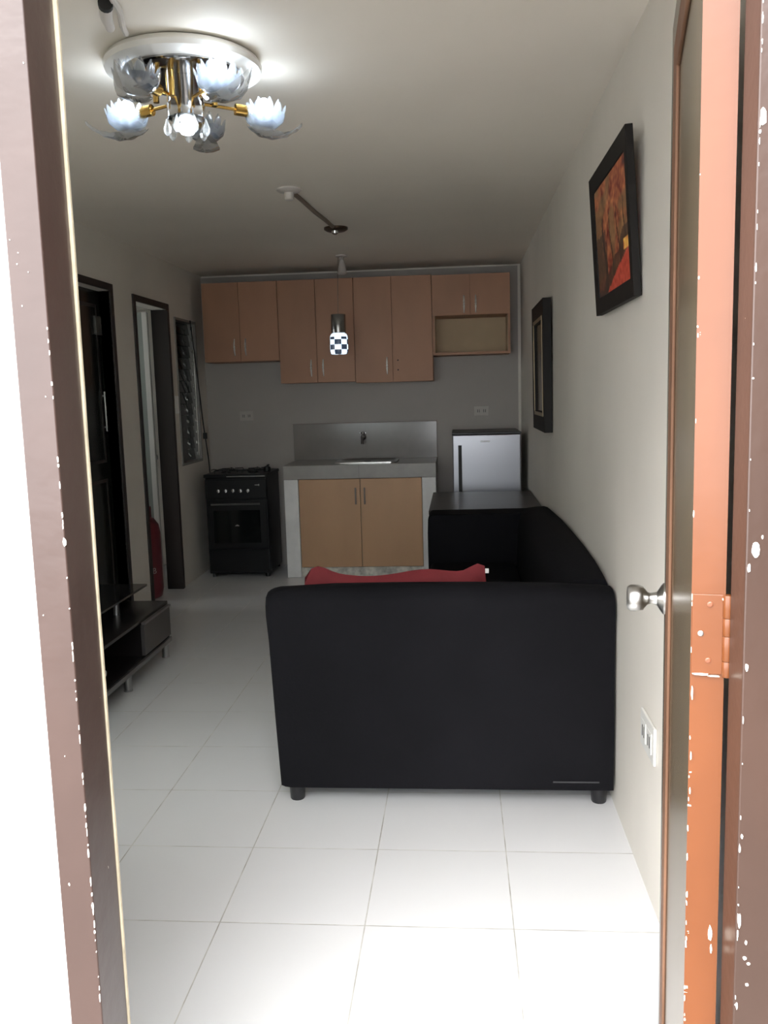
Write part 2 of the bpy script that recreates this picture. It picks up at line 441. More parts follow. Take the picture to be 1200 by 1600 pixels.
# ------------------------------------------------------------------ left side doors and window
def doorframe(parent, y0, y1, zt, w=.042):
    bm = bmesh.new()
    xa, xb = W0 - .012, XL + .012
    bx(bm, xa, xb, y0, y0 + w, 0, zt); bx(bm, xa, xb, y1 - w, y1, 0, zt)
    bx(bm, xa, xb, y0 + w, y1 - w, zt - w, zt)
    return obj('door_frame', bm, 'frame_brown', parent, bev=.003)
d2 = sthing('door_2', (XL, 4.88, 0), label='closed dark doorway nearest the camera on the left wall')
doorframe(d2, 4.375, 5.352, 2.128)
lf = obj('door_leaf', box(W0 + .002, W0 + .036, 4.419, 5.308, .012, 2.084), simple('dark_green_black_door', (.014, .016, .014), .18), d2, bev=.002)
lf['label'] = 'near-black glossy door leaf'
bm = bmesh.new()
for y0 in (4.47, 4.88):
    ringy = (y0, y0 + .37)
    for z0, z1 in ((.12, .95), (1.05, 2.0)):
        bx(bm, W0 + .034, W0 + .040, ringy[0], ringy[0] + .02, z0, z1); bx(bm, W0 + .034, W0 + .040, ringy[1] - .02, ringy[1], z0, z1)
        bx(bm, W0 + .034, W0 + .040, ringy[0] + .02, ringy[1] - .02, z0, z0 + .02); bx(bm, W0 + .034, W0 + .040, ringy[0] + .02, ringy[1] - .02, z1 - .02, z1)
obj('panel_moulding', bm, 'frame_brown', lf)
bm = bmesh.new(); tube(bm, [(W0 + .052, 5.255, 1.24), (W0 + .052, 5.255, 1.48)], .006)
bx(bm, W0 + .034, W0 + .052, 5.252, 5.258, 1.26, 1.27); bx(bm, W0 + .034, W0 + .052, 5.252, 5.258, 1.45, 1.46)
obj('door_handle', bm, simple('dull_door_pull', (.35, .35, .33), .4, .6), lf)['label'] = 'slim grey vertical pull'
bm = bmesh.new(); bx(bm, W0 + .034, W0 + .052, 5.20, 5.285, 1.82, 1.93)  # box painted grey as a reflection on the glossy leaf
obj('reflection_patch', bm, simple('grey_reflection_patch', (.10, .10, .09), .4), lf, bev=.004)['label'] = 'small grey box standing in for a reflection on the leaf'

d3 = sthing('door_3', (XL, 6.05, 0), label='open dark framed doorway further along the left wall')
doorframe(d3, 5.692, 6.40, 2.108)
bl = obj('door_leaf', box(-2.86, -2.235, 6.325, 6.36, .012, 2.05), 'bath_leaf', d3, bev=.002)
bl['label'] = 'grey green leaf swung open into the next room'
bm = bmesh.new(); bx(bm, -2.262, -2.226, 6.300, 6.3245, .012, 2.05)
obj('edge_strip', bm, 'white', bl)['label'] = 'pale strip on the leaf edge'
bm = bmesh.new(); lathe(bm, 6.343, 1.0, [(.02, -2.234), (.02, -2.226), (.012, -2.222)], 16, True, 'x')
obj('latch_bolt', bm, 'steel', bl)

w1 = sthing('window_1', (XL, 6.795, WN[2]), label='narrow glass louvre window beside the kitchen cabinets')
bm = bmesh.new()
xa, xb = W0 + .01, XL + .008
bx(bm, xa, xb, WN[0], WN[0] + .02, WN[2], WN[3]); bx(bm, xa, xb, WN[1] - .02, WN[1], WN[2], WN[3])
bx(bm, xa, xb, WN[0] + .02, WN[1] - .02, WN[2], WN[2] + .02); bx(bm, xa, xb, WN[0] + .02, WN[1] - .02, WN[3] - .02, WN[3])
obj('window_frame', bm, simple('dull_aluminium_frame', (.33, .32, .30), .45, .3), w1, bev=.002)
nb = 12
for k in range(nb):
    zc = WN[2] + .065 + k * (WN[3] - WN[2] - .12) / (nb - 1)
    bm = bmesh.new()
    vs = bx(bm, -.05, .05, WN[0] + .024, WN[1] - .024, -.0025, .0025)
    bmesh.ops.rotate(bm, verts=vs, cent=(0, 0, 0), matrix=Matrix.Rotation(math.radians(82), 3, 'Y'))
    bmesh.ops.translate(bm, verts=vs, vec=(XL - .052, 0, zc))
    obj('glass_louvre', bm, 'louvre', w1)
bm = bmesh.new()
for k in range(nb):
    zc = WN[2] + .065 + k * (WN[3] - WN[2] - .12) / (nb - 1)
    bx(bm, XL - .022, XL - .012, WN[1] - .06, WN[1] - .026, zc - .012, zc + .004)
    bx(bm, XL - .018, XL - .012, WN[1] - .075, WN[1] - .05, zc - .004, zc + .014)
tube(bm, [(XL - .012, WN[1] - .034, WN[2] + .04), (XL - .012, WN[1] - .034, WN[3] - .04)], .004)
obj('louvre_operator', bm, simple('bright_louvre_clips', (.6, .6, .58), .25, .9), w1)['label'] = 'metal clips and operating bar'
# opaque sheet added behind the louvres, stands in for the dark next room
bm = bmesh.new(); bx(bm, W0 - .012, W0 - .002, WN[0] - .02, WN[1] + .02, WN[2] - .02, WN[3] + .02)
obj('dark_backing', bm, simple('grey_green_backing', (.16, .185, .17), .7), w1)

# ------------------------------------------------------------------ plates on walls
def plate(name, label, cat, cx, cy, cz, w, h, face, group=None, slots=2, mat='white'):
    """face '-y' : on the back wall; '-x': on the right wall; '+x' : on the left wall"""
    t = thing(name, label, cat, (cx, cy, cz), group=group)
    def B(u0, u1, d0, d1, z0, z1):
        bm = bmesh.new()
        if face == '-y': bx(bm, cx + u0, cx + u1, cy - d1, cy - d0, cz + z0, cz + z1)
        elif face == '-x': bx(bm, cx - d1, cx - d0, cy + u0, cy + u1, cz + z0, cz + z1)
        else: bx(bm, cx + d0, cx + d1, cy + u0, cy + u1, cz + z0, cz + z1)
        return bm
    obj('cover_plate', B(-w / 2, w / 2, 0.0005, .009, -h / 2, h / 2), mat, t, bev=.003)
    for i in range(slots):
        uc = (i - (slots - 1) / 2) * w * .42
        ins = obj('socket_insert' if 'outlet' in name else 'switch_rocker', B(uc - w * .15, uc + w * .15, .009, .0115, -h * .28, h * .28), mat, t, bev=.001)
        if 'outlet' in name:
            for s in (-1, 1):
                obj('slot', B(uc + s * w * .06 - w * .018, uc + s * w * .06 + w * .018, .0115, .0122, -h * .15, h * .15), 'black_gap', ins)
    return t
M['switch_white'] = simple('bright_switch_plastic', (.95, .94, .92), .3)
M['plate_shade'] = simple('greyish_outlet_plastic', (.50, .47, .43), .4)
plate('wall_outlet', 'small grey wall outlet above the black stove', 'outlet', -1.767, YB, 1.265, .115, .078, '-y', mat='plate_shade')
plate('wall_outlet', 'small grey wall outlet above the refrigerator', 'outlet', .188, YB, 1.256, .118, .082, '-y', mat='plate_shade')
plate('wall_outlet', 'white wall outlet low on the right wall beside the entrance door', 'outlet', XR, 2.375, .467, .17, .105, '-x')
plate('light_switch', 'white light switch between the dark doorway and the louvre window', 'switch', XL, 6.475, 1.38, .072, .13, '+x', slots=1, mat='switch_white')

# ------------------------------------------------------------------ cabinets
def bow_handle(parent, x, y, zc, ln=.13):
    bm = bmesh.new()
    pts = []
    for k in range(9):
        a = k / 8
        pts.append((x, y - .004 - .022 * math.sin(PI * a), zc - ln / 2 + ln * a))
    tube(bm, pts, [.004, .005, .006, .0075, .009, .0075, .006, .005, .004], 10)
    return obj('handle', bm, 'handle_metal', parent, smooth=True)
def hang_cab(label, x0, x1, z0, z1, xs, handles, hz, dz0=None):
    t = thing('hanging_cabinet', label, 'cabinet', ((x0 + x1) / 2, 7.13, z0), group='hanging kitchen cabinets')
    y0, y1 = 6.99, 7.288
    if dz0 is None: obj('cabinet_body', box(x0, x1, y0, y1, z0, z1), 'laminate', t)
    else:
        bm = bmesh.new()
        bx(bm, x0, x1, y0, y1, dz0, z1)
        bx(bm, x0, x0 + .016, y0, y1, z0, dz0); bx(bm, x1 - .016, x1, y0, y1, z0, dz0); bx(bm, x0 + .016, x1 - .016, y0, y1, z0, z0 + .018)
        b = obj('cabinet_body', bm, 'laminate', t)
        bm = bmesh.new(); bx(bm, x0 + .017, x1 - .017, y1 - .012, y1 - .002, z0 + .019, dz0 - .001)
        bx(bm, x0 + .0165, x0 + .020, y0 + .004, y1 - .012, z0 + .019, dz0 - .001); bx(bm, x1 - .020, x1 - .0165, y0 + .004, y1 - .012, z0 + .019, dz0 - .001)
        obj('niche_lining', bm, 'carcass', b)['label'] = 'pale beige lining of the open niche'
    lo = z0 if dz0 is None else dz0
    for a, b_, hs in zip(xs, xs[1:], handles):
        d = obj('door', box(a + .0015, b_ - .0015, y0 - .019, y0 - .001, lo + .001, z1 - .001), 'laminate', t, bev=.0015)
        if hs is not None: bow_handle(d, hs, y0 - .019, hz)
    return t
hang_cab('short two-door hanging cabinet at the left above the stove', -2.006, -1.403, 1.703, 2.318, [-2.006, -1.712, -1.403], [-1.757, -1.668], 1.815)
hang_cab('tall hanging cabinet with two handled doors behind the pendant lamp', -1.401, -.803, 1.520, 2.318, [-1.401, -1.103, -.803], [-1.150, -1.054], 1.635)
hang_cab('tall hanging cabinet missing the right door handle, above the sink end', -.801, -.192, 1.508, 2.318, [-.801, -.505, -.192], [-.550, None], 1.635)
hang_cab('shallow hanging cabinet over an open niche above the refrigerator', -.190, .410, 1.703, 2.312, [-.190, .103, .410], [.056, .146], 2.085, 2.003)
# empty screw holes on the door without a handle
hc = [o_ for o_ in bpy.data.objects if o_.name.startswith('hanging_cabinet') and 'missing' in o_['label']][0]
dd = [c for c in hc.children if c.name.startswith('door')][-1]
for z in (1.60, 1.675):
    obj('screw_hole', lathe(bmesh.new(), -.465, z, [(.006, 6.9706), (.006, 6.9700)], 12, True, 'y'), 'black_gap', dd)

bc = thing('base_cabinet', 'orange two-door cabinet under the sink counter, stronger light in its colour', 'cabinet', (-.77, 7.0, .07))
obj('cabinet_body', box(-1.248, -.292, 6.755, 7.26, .078, .772), 'carcass', bc)
for a, b_, hx in ((-1.248, -.770, -.803), (-.764, -.292, -.733)):
    d = obj('door', box(a, b_, 6.735, 6.754, .080, .772), 'laminate_lit', bc, bev=.0015)
    bm = bmesh.new()
    bx(bm, hx - .006, hx + .006, 6.712, 6.718, .575, .705)
    bx(bm, hx - .005, hx + .005, 6.718, 6.735, .588, .600); bx(bm, hx - .005, hx + .005, 6.718, 6.735, .680, .692)
    obj('handle', bm, simple('dark_bar_handle', (.16, .13, .11), .4, .6), d)['label'] = 'dark flat bar handle'

kc = thing('kitchen_counter', 'grey tiled sink counter on white masonry legs', 'counter', (-.77, 7.0, 0))
bm = bmesh.new()
bx(bm, -1.365, -.178, 6.72, 7.288, .776, .884)
obj('worktop', bm, 'tile_grey', kc, bev=.003)
obj('masonry_leg', box(-1.363, -1.252, 6.725, 7.288, 0, .775), 'white_paint', kc, bev=.004)
obj('masonry_leg', box(-.288, -.180, 6.725, 7.288, 0, .775), 'white_paint', kc, bev=.004)
o = obj('plinth', box(-1.2515, -.2885, 6.745, 6.80, .0, .076), 'marble', kc); o['label'] = 'mottled pale stone kick plate'
bm = bmesh.new(); bx(bm, -.7735, -.7715, 6.7185, 6.7205, .777, .884)
obj('tile_joint', bm, simple('counter_joint', (.2, .19, .18), .7), kc)
# sink
sk = thing('sink', 'steel sink bowl set into the grey counter', 'sink', (-.73, 6.98, .884))
bm = bmesh.new()
def rrect(cx, cy, hw, hh, r, n=6):
    pts = []
    for sx, sy, a0 in ((1, 1, 0), (-1, 1, 90), (-1, -1, 180), (1, -1, 270)):
        for k in range(n + 1):
            a = math.radians(a0 + 90 * k / n)
            pts.append((cx + sx * (hw - r) + r * math.cos(a), cy + sy * (hh - r) + r * math.sin(a)))
    return pts
rings = []
for hw, hh, z in ((.245, .185, .8845), (.245, .185, .894), (.225, .165, .896), (.215, .155, .889), (.20, .14, .8852)):
    rings.append([bm.verts.new((x, y, z)) for x, y in rrect(-.73, 6.99, hw, hh, .05)])
for a, b in zip(rings, rings[1:]):
    for i in range(len(a)):
        j = (i + 1) % len(a); bm.faces.new((a[i], a[j], b[j], b[i]))
bm.faces.new(rings[-1])
obj('basin', bm, 'steel', sk, smooth=True)
bm = bmesh.new(); lathe(bm, -.73, 6.99, [(.03, .8855), (.028, .8875), (.02, .8865)], 20)
obj('drain', bm, 'black_gap', sk)
sp_ = thing('tile_backsplash', 'glossy grey tiled splash panel behind the sink', 'backsplash', (-.775, 7.28, .885))
obj('splash_tiles', box(-1.374, -.181, 7.272, 7.289, .8845, 1.182), 'tile_splash', sp_, bev=.001)
bm = bmesh.new()
bx(bm, -1.377, -.178, 7.2700, 7.289, 1.182, 1.188); bx(bm, -.181, -.176, 7.270, 7.289, .8845, 1.188)
obj('edge_strip', bm, simple('brown_tile_trim', (.22, .17, .15), .4), sp_)
bm = bmesh.new()
for x in (-.77,): bx(bm, x - .001, x + .001, 7.2714, 7.2722, .8845, 1.182)
obj('tile_joint', bm, simple('splash_joint', (.17, .15, .14), .7), sp_)
fc = thing('faucet', 'small dull metal wall faucet over the sink', 'faucet', (-.787, 7.272, 1.07))
bm = bmesh.new()
lathe(bm, -.787, 1.065, [(.024, 7.271), (.024, 7.262), (.012, 7.255), (.012, 7.215)], 20, True, 'y')
tube(bm, [(-.787, 7.235, 1.065), (-.787, 7.19, 1.06), (-.787, 7.165, 1.045), (-.787, 7.158, 1.015)], [.012, .011, .010, .011], 12)
obj('spout', bm, simple('dull_faucet_metal', (.25, .24, .23), .35, .9), fc, smooth=True)
bm = bmesh.new(); lathe(bm, -.787, 7.225, [(.008, 1.077), (.008, 1.095), (.018, 1.098), (.018, 1.108), (.008, 1.112)], 16)
bx(bm, -.815, -.759, 7.221, 7.229, 1.100, 1.106)
obj('tap_handle', bm, 'mirror_dark', fc)

# ------------------------------------------------------------------ stove
st = thing('stove', 'black freestanding gas range with five silver knobs', 'stove', (-1.75, 6.97, 0))
obj('oven_body', box(-2.0, -1.507, 6.77, 7.23, .03, .80), 'black_stove', st, bev=.006)
for x in (-1.97, -1.537):
    for y in (6.80, 7.20): obj('foot', lathe(bmesh.new(), x, y, [(.018, 0), (.018, .03)], 12), 'sofa_leg', st)
obj('control_panel', box(-1.998, -1.509, 6.752, 6.7695, .635, .785), 'black_stove', st, bev=.004)
obj('cooktop', box(-2.005, -1.502, 6.745, 7.235, .801, .826), 'black_stove', st, bev=.004)
bm = bmesh.new(); bx(bm, -1.82, -1.515, 6.742, 6.7445, .806, .811)
obj('cooktop_trim', bm, 'steel', st)['label'] = 'thin bright front trim'
for k in range(5):
    x = -1.888 + k * .059
    bm = bmesh.new(); lathe(bm, x, .697, [(.018, 6.7515), (.018, 6.742), (.015, 6.735), (.013, 6.732)], 20, True, 'y')
    bx(bm, x - .003, x + .003, 6.722, 6.7325, .682, .712)
    obj('knob', bm, 'chrome', st, smooth=True)
dv = obj('oven_door', box(-1.992, -1.515, 6.750, 6.7695, .235, .625), 'black_stove', st, bev=.003)
obj('door_glass', box(-1.94, -1.567, 6.748, 6.7498, .28, .54), 'black_glass', dv)
bm = bmesh.new(); tube(bm, [(-1.95, 6.722, .592), (-1.56, 6.722, .592)], .008); bx(bm, -1.945, -1.935, 6.722, 6.750, .588, .596); bx(bm, -1.575, -1.565, 6.722, 6.750, .588, .596)
obj('oven_handle', bm, simple('dull_oven_bar', (.20, .20, .20), .35, .8), dv, smooth=True)
bm = bmesh.new(); prism(bm, [(-1.772, .415), (-1.735, .415), (-1.742, .422), (-1.7535, .428), (-1.765, .422)], 6.7460, 6.7478, 'y')
obj('emblem', bm, 'steel', dv)['label'] = 'tiny silver maker emblem'
obj('lower_drawer', box(-1.992, -1.515, 6.750, 6.7695, .05, .225), 'black_stove', st, bev=.003)
bm = bmesh.new(); bx(bm, -1.60, -1.565, 6.7505, 6.7518, .736, .741); bx(bm, -1.57, -1.564, 6.7505, 6.7518, .731, .746)
obj('panel_mark', bm, 'steel', st)
for cx_, cy_ in ((-1.86, 6.89), (-1.64, 6.89), (-1.86, 7.10), (-1.64, 7.10)):
    bm = bmesh.new()
    lathe(bm, cx_, cy_, [(.04, .8262), (.04, .834), (.03, .838)], 18)
    for a in range(4):
        c_, s_ = math.cos(a * PI / 2 + .4), math.sin(a * PI / 2 + .4)
        tube(bm, [(cx_ + .02 * c_, cy_ + .02 * s_, .845), (cx_ + .085 * c_, cy_ + .085 * s_, .845), (cx_ + .09 * c_, cy_ + .09 * s_, .8265)], .004, 6)
    obj('burner_grate', bm, 'cord_black', st)
# cord and plug that lie on the stove
cd = thing('power_cord', 'thin black cord with plug lying on the stove top', 'cord', (-1.75, 6.80, .828))
bm = bmesh.new()
pts = [(-1.955, 6.80, .857), (-1.93, 6.80, .862), (-1.90, 6.78, .856), (-1.925, 6.765, .851), (-1.90, 6.77, .858), (-1.86, 6.79, .866), (-1.80, 6.80, .860), (-1.76, 6.79, .852), (-1.72, 6.78, .850), (-1.66, 6.78, .852)]
sm = []
for i in range(len(pts) - 1):
    p0, p1, p2, p3 = [Vector(pts[max(0, min(len(pts) - 1, i + d))]) for d in (-1, 0, 1, 2)]
    for k in range(5):
        t_ = k / 5; sm.append(.5 * ((2 * p1) + (p2 - p0) * t_ + (2 * p0 - 5 * p1 + 4 * p2 - p3) * t_ ** 2 + (3 * p1 - p0 - 3 * p2 + p3) * t_ ** 3))
tube(bm, sm, .0035, 6)
obj('cable', bm, 'cord_black', cd, smooth=True)
bm = bmesh.new(); tube(bm, [(-1.66, 6.78, .852), (-1.64, 6.78, .856), (-1.61, 6.78, .852), (-1.595, 6.78, .85)], [.006, .016, .018, .012], 10)
obj('plug', bm, 'cord_black', cd, smooth=True)
gr = thing('small_container', 'lumpy black object on the right corner of the stove top', 'container', (-1.53, 6.98, .827))
bm = bmesh.new(); lathe(bm, -1.535, 6.93, [(.026, .8265), (.03, .84), (.026, .865), (.012, .872)], 16)
obj('cup', bm, 'cord_black', gr, smooth=True)
bm = bmesh.new(); tube(bm, [(-1.535, 6.93, .868), (-1.53, 6.925, .878), (-1.515, 6.92, .880)], .006, 8)
obj('grip', bm, 'cord_black', gr, smooth=True)
# black cable that runs down the corner from the louvre window
bm = bmesh.new()
cp = [(XL + .012, 6.90, 2.03), (XL + .014, 6.96, 1.80), (XL + .014, 7.02, 1.55), (XL + .014, 7.09, 1.25), (XL + .016, 7.13, 1.10), (XL + .018, 7.18, .93), (XL + .018, 7.22, .70), (XL + .018, 7.22, .40)]
tube(bm, cp, .005, 6); bx(bm, XL + .004, XL + .03, 7.11, 7.14, 1.09, 1.14)
tag(obj('hanging_cable', bm, 'cord_black', smooth=True), 'black cable running down the corner beside the louvre window', 'cable')

# ------------------------------------------------------------------ fridge
fg = thing('refrigerator', 'small silver-fronted refrigerator in the back right corner', 'refrigerator', (.2, 6.88, 0))
obj('fridge_body', box(-.048, .458, 6.655, 7.20, .03, 1.098), 'fridge_side', fg, bev=.006)
obj('top_panel', box(-.052, .462, 6.60, 7.21, 1.0985, 1.112), 'fridge_side', fg, bev=.004)
for x in (0, .41):
    for y in (6.70, 7.15): obj('foot', lathe(bmesh.new(), x, y, [(.02, 0), (.02, .03)], 12), 'sofa_leg', fg)
fd = obj('fridge_door', box(-.048, .458, 6.60, 6.652, .05, 1.096), 'fridge_silver', fg, bev=.008, seg=3)
bm = bmesh.new(); bx(bm, -.006, .020, 6.596, 6.5995, .60, 1.02)
obj('handle_recess', bm, 'black_gap', fd, bev=.001)['label'] = 'dark vertical grip recess'
bm = bmesh.new()
for k in range(5): bx(bm, .160 + k * .014, .171 + k * .014, 6.5965, 6.5995, 1.040, 1.052)
bx(bm, .164, .232, 6.597, 6.5995, 1.044, 1.048)
obj('badge', bm, simple('white_badge', (.85, .85, .85), .3), fd)['label'] = 'tiny white badge'

# ------------------------------------------------------------------ side table behind the sofa
tb = thing('side_table', 'dark glossy wooden table between sofa and refrigerator', 'table', (.16, 5.85, 0))
obj('table_top', box(-.192, .505, 5.345, 6.32, .672, .704), 'table_top', tb, bev=.006)
obj('apron', box(-.15, .47, 5.40, 6.27, .59, .6715), 'dark_wood', tb)
for x in (-.14, .44):
    for y in (5.42, 6.22): obj('leg', box(x - .025, x + .025, y - .02, y + .03, 0, .5895), 'dark_wood', tb, bev=.003)

# ------------------------------------------------------------------ sofa
sf = thing('sofa', 'large black fabric corner sofa along the right wall', 'sofa', (0, 4.0, 0))
# near end panel: profile in (y,z) extruded in x, with a rolled top; edges lean outwards to the top
def end_panel():
    bm = bmesh.new()
    prof = [(2.885, .066), (2.878, .30), (2.878, .60), (2.872, .665), (2.868, .70), (2.872, .735), (2.892, .762), (2.93, .772), (2.98, .770), (3.02, .757), (3.045, .73), (3.05, .69), (3.045, .60), (3.045, .066)]
    xs = [0, .012, .03, .2, .4, .6, .8, .97, .988, 1]
    rings = []
    for u in xs:
        ring = []
        for y, z in prof:
            xl = -.640 - .026 * max(0, (z - .066) / .70); xr = .503
            e = min(u, 1 - u) if u < .5 else .5 * (1 - u) + .02
            sh = 0 if e > .029 else (.010 * (1 - e / .03) ** 2)
            cy, cz = 2.96, .42
            yy = y + (cy - y) * sh * 4; zz = z + (cz - z) * sh * 2
            if z > .6:   # the top sags and wrinkles a little
                zz += .006 * math.sin(3.1 * u + .4) * (z - .6) / .17 - .012 * ((.5 - u) * 2) ** 6
            ring.append(bm.verts.new((xl + (xr - xl) * u, yy, zz)))
        rings.append(ring)
    n = len(prof)
    for a, b in zip(rings, rings[1:]):
        for i in range(n):
            j = (i + 1) % n; bm.faces.new((a[i], a[j], b[j], b[i]))
    bm.faces.new(rings[0]); bm.faces.new(list(reversed(rings[-1])))
    return bm
obj('end_panel', end_panel(), 'sofa', sf, smooth=True)
# back along the wall: height changes along y
def back():
    bm = bmesh.new()
    stations = [(3.052, .764), (3.12, .775), (3.3, .788), (3.6, .794), (4.0, .792), (4.4, .785), (4.9, .764), (5.07, .755), (5.10, .745)]
    rings = []
    for y, zt in stations:
        prof = [(.330, .066), (.325, .45), (.335, zt - .10), (.352, zt - .035), (.385, zt - .008), (.43, zt - .002), (.480, zt), (.500, zt - .006), (.507, zt - .02), (.507, .066)]
        rings.append([bm.verts.new((x, y, z)) for x, z in prof])
    n = 10
    for a, b in zip(rings, rings[1:]):
        for i in range(n):
            j = (i + 1) % n; bm.faces.new((a[i], a[j], b[j], b[i]))
    bm.faces.new(rings[0]); bm.faces.new(list(reversed(rings[-1])))
    return bm
obj('backrest', back(), 'sofa', sf, smooth=True)
def far_arm():
    bm = bmesh.new()
    poly = [(-.19, .066), (-.192, .60), (-.188, .69), (-.172, .71), (.49, .713), (.505, .70), (.505, .066)]
    prism(bm, poly, 5.105, 5.325, 'y'); return bm
obj('armrest', far_arm(), 'sofa', sf, bev=.012, seg=3)
obj('seat_base', box(-.60, .324, 3.055, 4.05, .07, .27), 'sofa', sf, bev=.01)
obj('seat_base', box(-.16, .324, 4.055, 5.10, .07, .27), 'sofa', sf, bev=.01)
obj('seat_cushion', box(-.62, .318, 3.06, 4.05, .275, .43), 'sofa', sf, bev=.03, seg=4)
obj('seat_cushion', box(-.18, .318, 4.06, 5.095, .275, .43), 'sofa', sf, bev=.03, seg=4)
for x, y in ((-.595, 2.945), (.463, 2.945), (-.55, 3.95), (-.13, 5.2), (.44, 5.2)):
    bm = bmesh.new(); lathe(bm, x, y, [(.024, 0), (.026, .004), (.029, .066)], 18)
    obj('leg', bm, 'sofa_leg', sf, smooth=True)
bm = bmesh.new(); bx(bm, .30, .455, 2.8812, 2.8818, .094, .099)
obj('scuff_mark', bm, simple('grey_scuff', (.04, .04, .043), .7), [c for c in sf.children if c.name.startswith('end_panel')][0])

# red cushion leaning inside the end panel
def cushion():
    bm = bmesh.new()
    nx, nz = 26, 14
    front = []; back_ = []
    def topz(u):
        # two pulled-up corners with a sagging edge between them
        base = .774
        b1 = .028 * math.exp(-((u - .07) / .085) ** 2) - .03 * math.exp(-(u / .03) ** 2); b2 = .030 * math.exp(-((u - .965) / .06) ** 2)
        b3 = .012 * math.exp(-((u - .68) / .13) ** 2); b4 = -.012 * math.exp(-((u - .36) / .16) ** 2)
        return base + b1 + b2 + b3 + b4
    for i in range(nx + 1):
        u = i / nx; cf = []; cb = []
        for j in range(nz + 1):
            v = j / nz
            flare = .03 * (1 - v)
            x = -.575 - flare + (.66 + 2 * flare) * u
            z = .435 + (topz(u) - .435) * v
            puff = (math.sin(PI * min(1, max(0, u))) * math.sin(PI * v)) ** .55 if 0 < u < 1 and 0 < v < 1 else 0
            y = 3.150 + .035 * (1 - v)
            cf.append(bm.verts.new((x, y - .075 * puff, z))); cb.append(bm.verts.new((x, y + .080 * puff + .001, z)))
        front.append(cf); back_.append(cb)
    for g in (front, back_):
        for i in range(nx):
            for j in range(nz): bm.faces.new((g[i][j], g[i + 1][j], g[i + 1][j + 1], g[i][j + 1]))
    bmesh.ops.remove_doubles(bm, verts=bm.verts, dist=.002)
    return bm
cu = thing('cushion', 'wide red cushion standing on the black sofa behind its end panel', 'cushion', (-.25, 3.15, .435))
co = obj('cushion_cover', cushion(), 'red_cloth', cu, smooth=True)
bm = bmesh.new(); bx(bm, .087, .100, 3.150, 3.153, .768, .785)
obj('care_tag', bm, 'white', cu)['label'] = 'small white cloth tag at the right corner'

# ------------------------------------------------------------------ tv console
cs = thing('tv_console', 'low black tv console on metal legs along the left wall', 'console', (-1.84, 3.95, 0))
X0, X1, Y0, Y1 = -2.07, -1.62, 3.25, 4.67
obj('console_board', box(X0, X1 - .012, Y0, Y1, .296, .314), 'console', cs, bev=.002)['label'] = 'glossy black top board'
obj('bottom_board', box(X0, X1 - .012, Y0, Y1, .098, .116), 'console', cs, bev=.002)
bm = bmesh.new()
bx(bm, X0, X0 + .012, Y0, Y1, .1165, .2955)
for y in (Y0, 3.72, 4.26, Y1 - .015): bx(bm, X0 + .012, X1 - .02, y, y + .015, .1165, .2955)
obj('dividers', bm, 'console', cs)
for y0, y1 in ((Y0 + .004, 3.735), (4.262, Y1 - .004)):
    d = obj('drawer', box(X1 - .020, X1 - .001, y0, y1, .122, .284), 'console_grey', cs, bev=.002)
    bm = bmesh.new(); bx(bm, X1 - .014, X1 + .006, y0, y1, .2845, .296)
    obj('drawer_lip', bm, simple('satin_lip', (.25, .24, .24), .3, .7), d)
bm = bmesh.new(); lathe(bm, 3.69, .215, [(.008, X1 - .0005), (.006, X1 + .012), (.013, X1 + .018), (.013, X1 + .026)], 16, True, 'x')
obj('drawer_knob', bm, 'steel', cs, smooth=True)
bm = bmesh.new(); bx(bm, X1 - .012, X1 + .002, Y0, Y1, .085, .110)
obj('bottom_rail', bm, simple('satin_rail', (.22, .22, .22), .35, .7), cs, bev=.002)
for x in (X1 - .03, X0 + .04):
    for y in (4.075, 4.64, 3.35):
        bm = bmesh.new(); lathe(bm, x, y, [(.022, 0), (.022, .006), (.019, .007), (.019, .097)], 18)
        obj('leg', bm, simple('satin_leg', (.4, .4, .4), .35, .85), cs, smooth=True)
obj('raised_shelf', box(-2.05, -1.752, 3.40, 4.70, .392, .404), 'glass_shelf', cs, bev=.001)['label'] = 'raised black glass shelf'
for x, y in ((-1.80, 4.36), (-1.80, 3.6), (-2.0, 4.36)):
    bm = bmesh.new(); lathe(bm, x, y, [(.016, .3145), (.016, .3915)], 18)
    obj('shelf_post', bm, simple('satin_post', (.5, .5, .5), .3, .85), cs, smooth=True)

# gas cylinder beyond the second doorway
gc = thing('gas_cylinder', 'dark red gas cylinder standing just inside the far doorway', 'gas cylinder', (-2.31, 6.10, 0))
bm = bmesh.new(); lathe(bm, -2.31, 6.10, [(.13, 0.002), (.14, .01), (.150, .06), (.150, .47), (.140, .53), (.11, .575), (.06, .60), (.03, .605)], 36)
obj('cylinder_body', bm, 'red_paint', gc, smooth=True)
bm = bmesh.new(); lathe(bm, -2.31, 6.10, [(.095, .585), (.095, .66), (.088, .66), (.088, .585)], 30, False)
obj('collar', bm, 'red_paint', gc, smooth=True)
def text_on(parent, txt, loc, rot, size, mat, name='lettering'):
    cu_ = bpy.data.curves.new(name, 'FONT'); cu_.body = txt; cu_.size = size; cu_.extrude = .0008; cu_.align_x = 'CENTER'
    o = bpy.data.objects.new(name + '_tmp', cu_); COL.objects.link(o)
    dg = bpy.context.evaluated_depsgraph_get(); me = bpy.data.meshes.new_from_object(o.evaluated_get(dg))
    bpy.data.objects.remove(o)
    me.transform(Matrix.Translation(Vector(loc) - woff(parent)) @ rot)
    q = bpy.data.objects.new(name, me); COL.objects.link(q); me.materials.clear(); me.materials.append(M[mat]); q.parent = parent
    return q
M['faded_white'] = simple('faded_white_print', (.42, .34, .34), .5)
a_ = math.radians(-40)   # where on the drum it sits
nx_, ny_ = math.cos(a_), math.sin(a_)
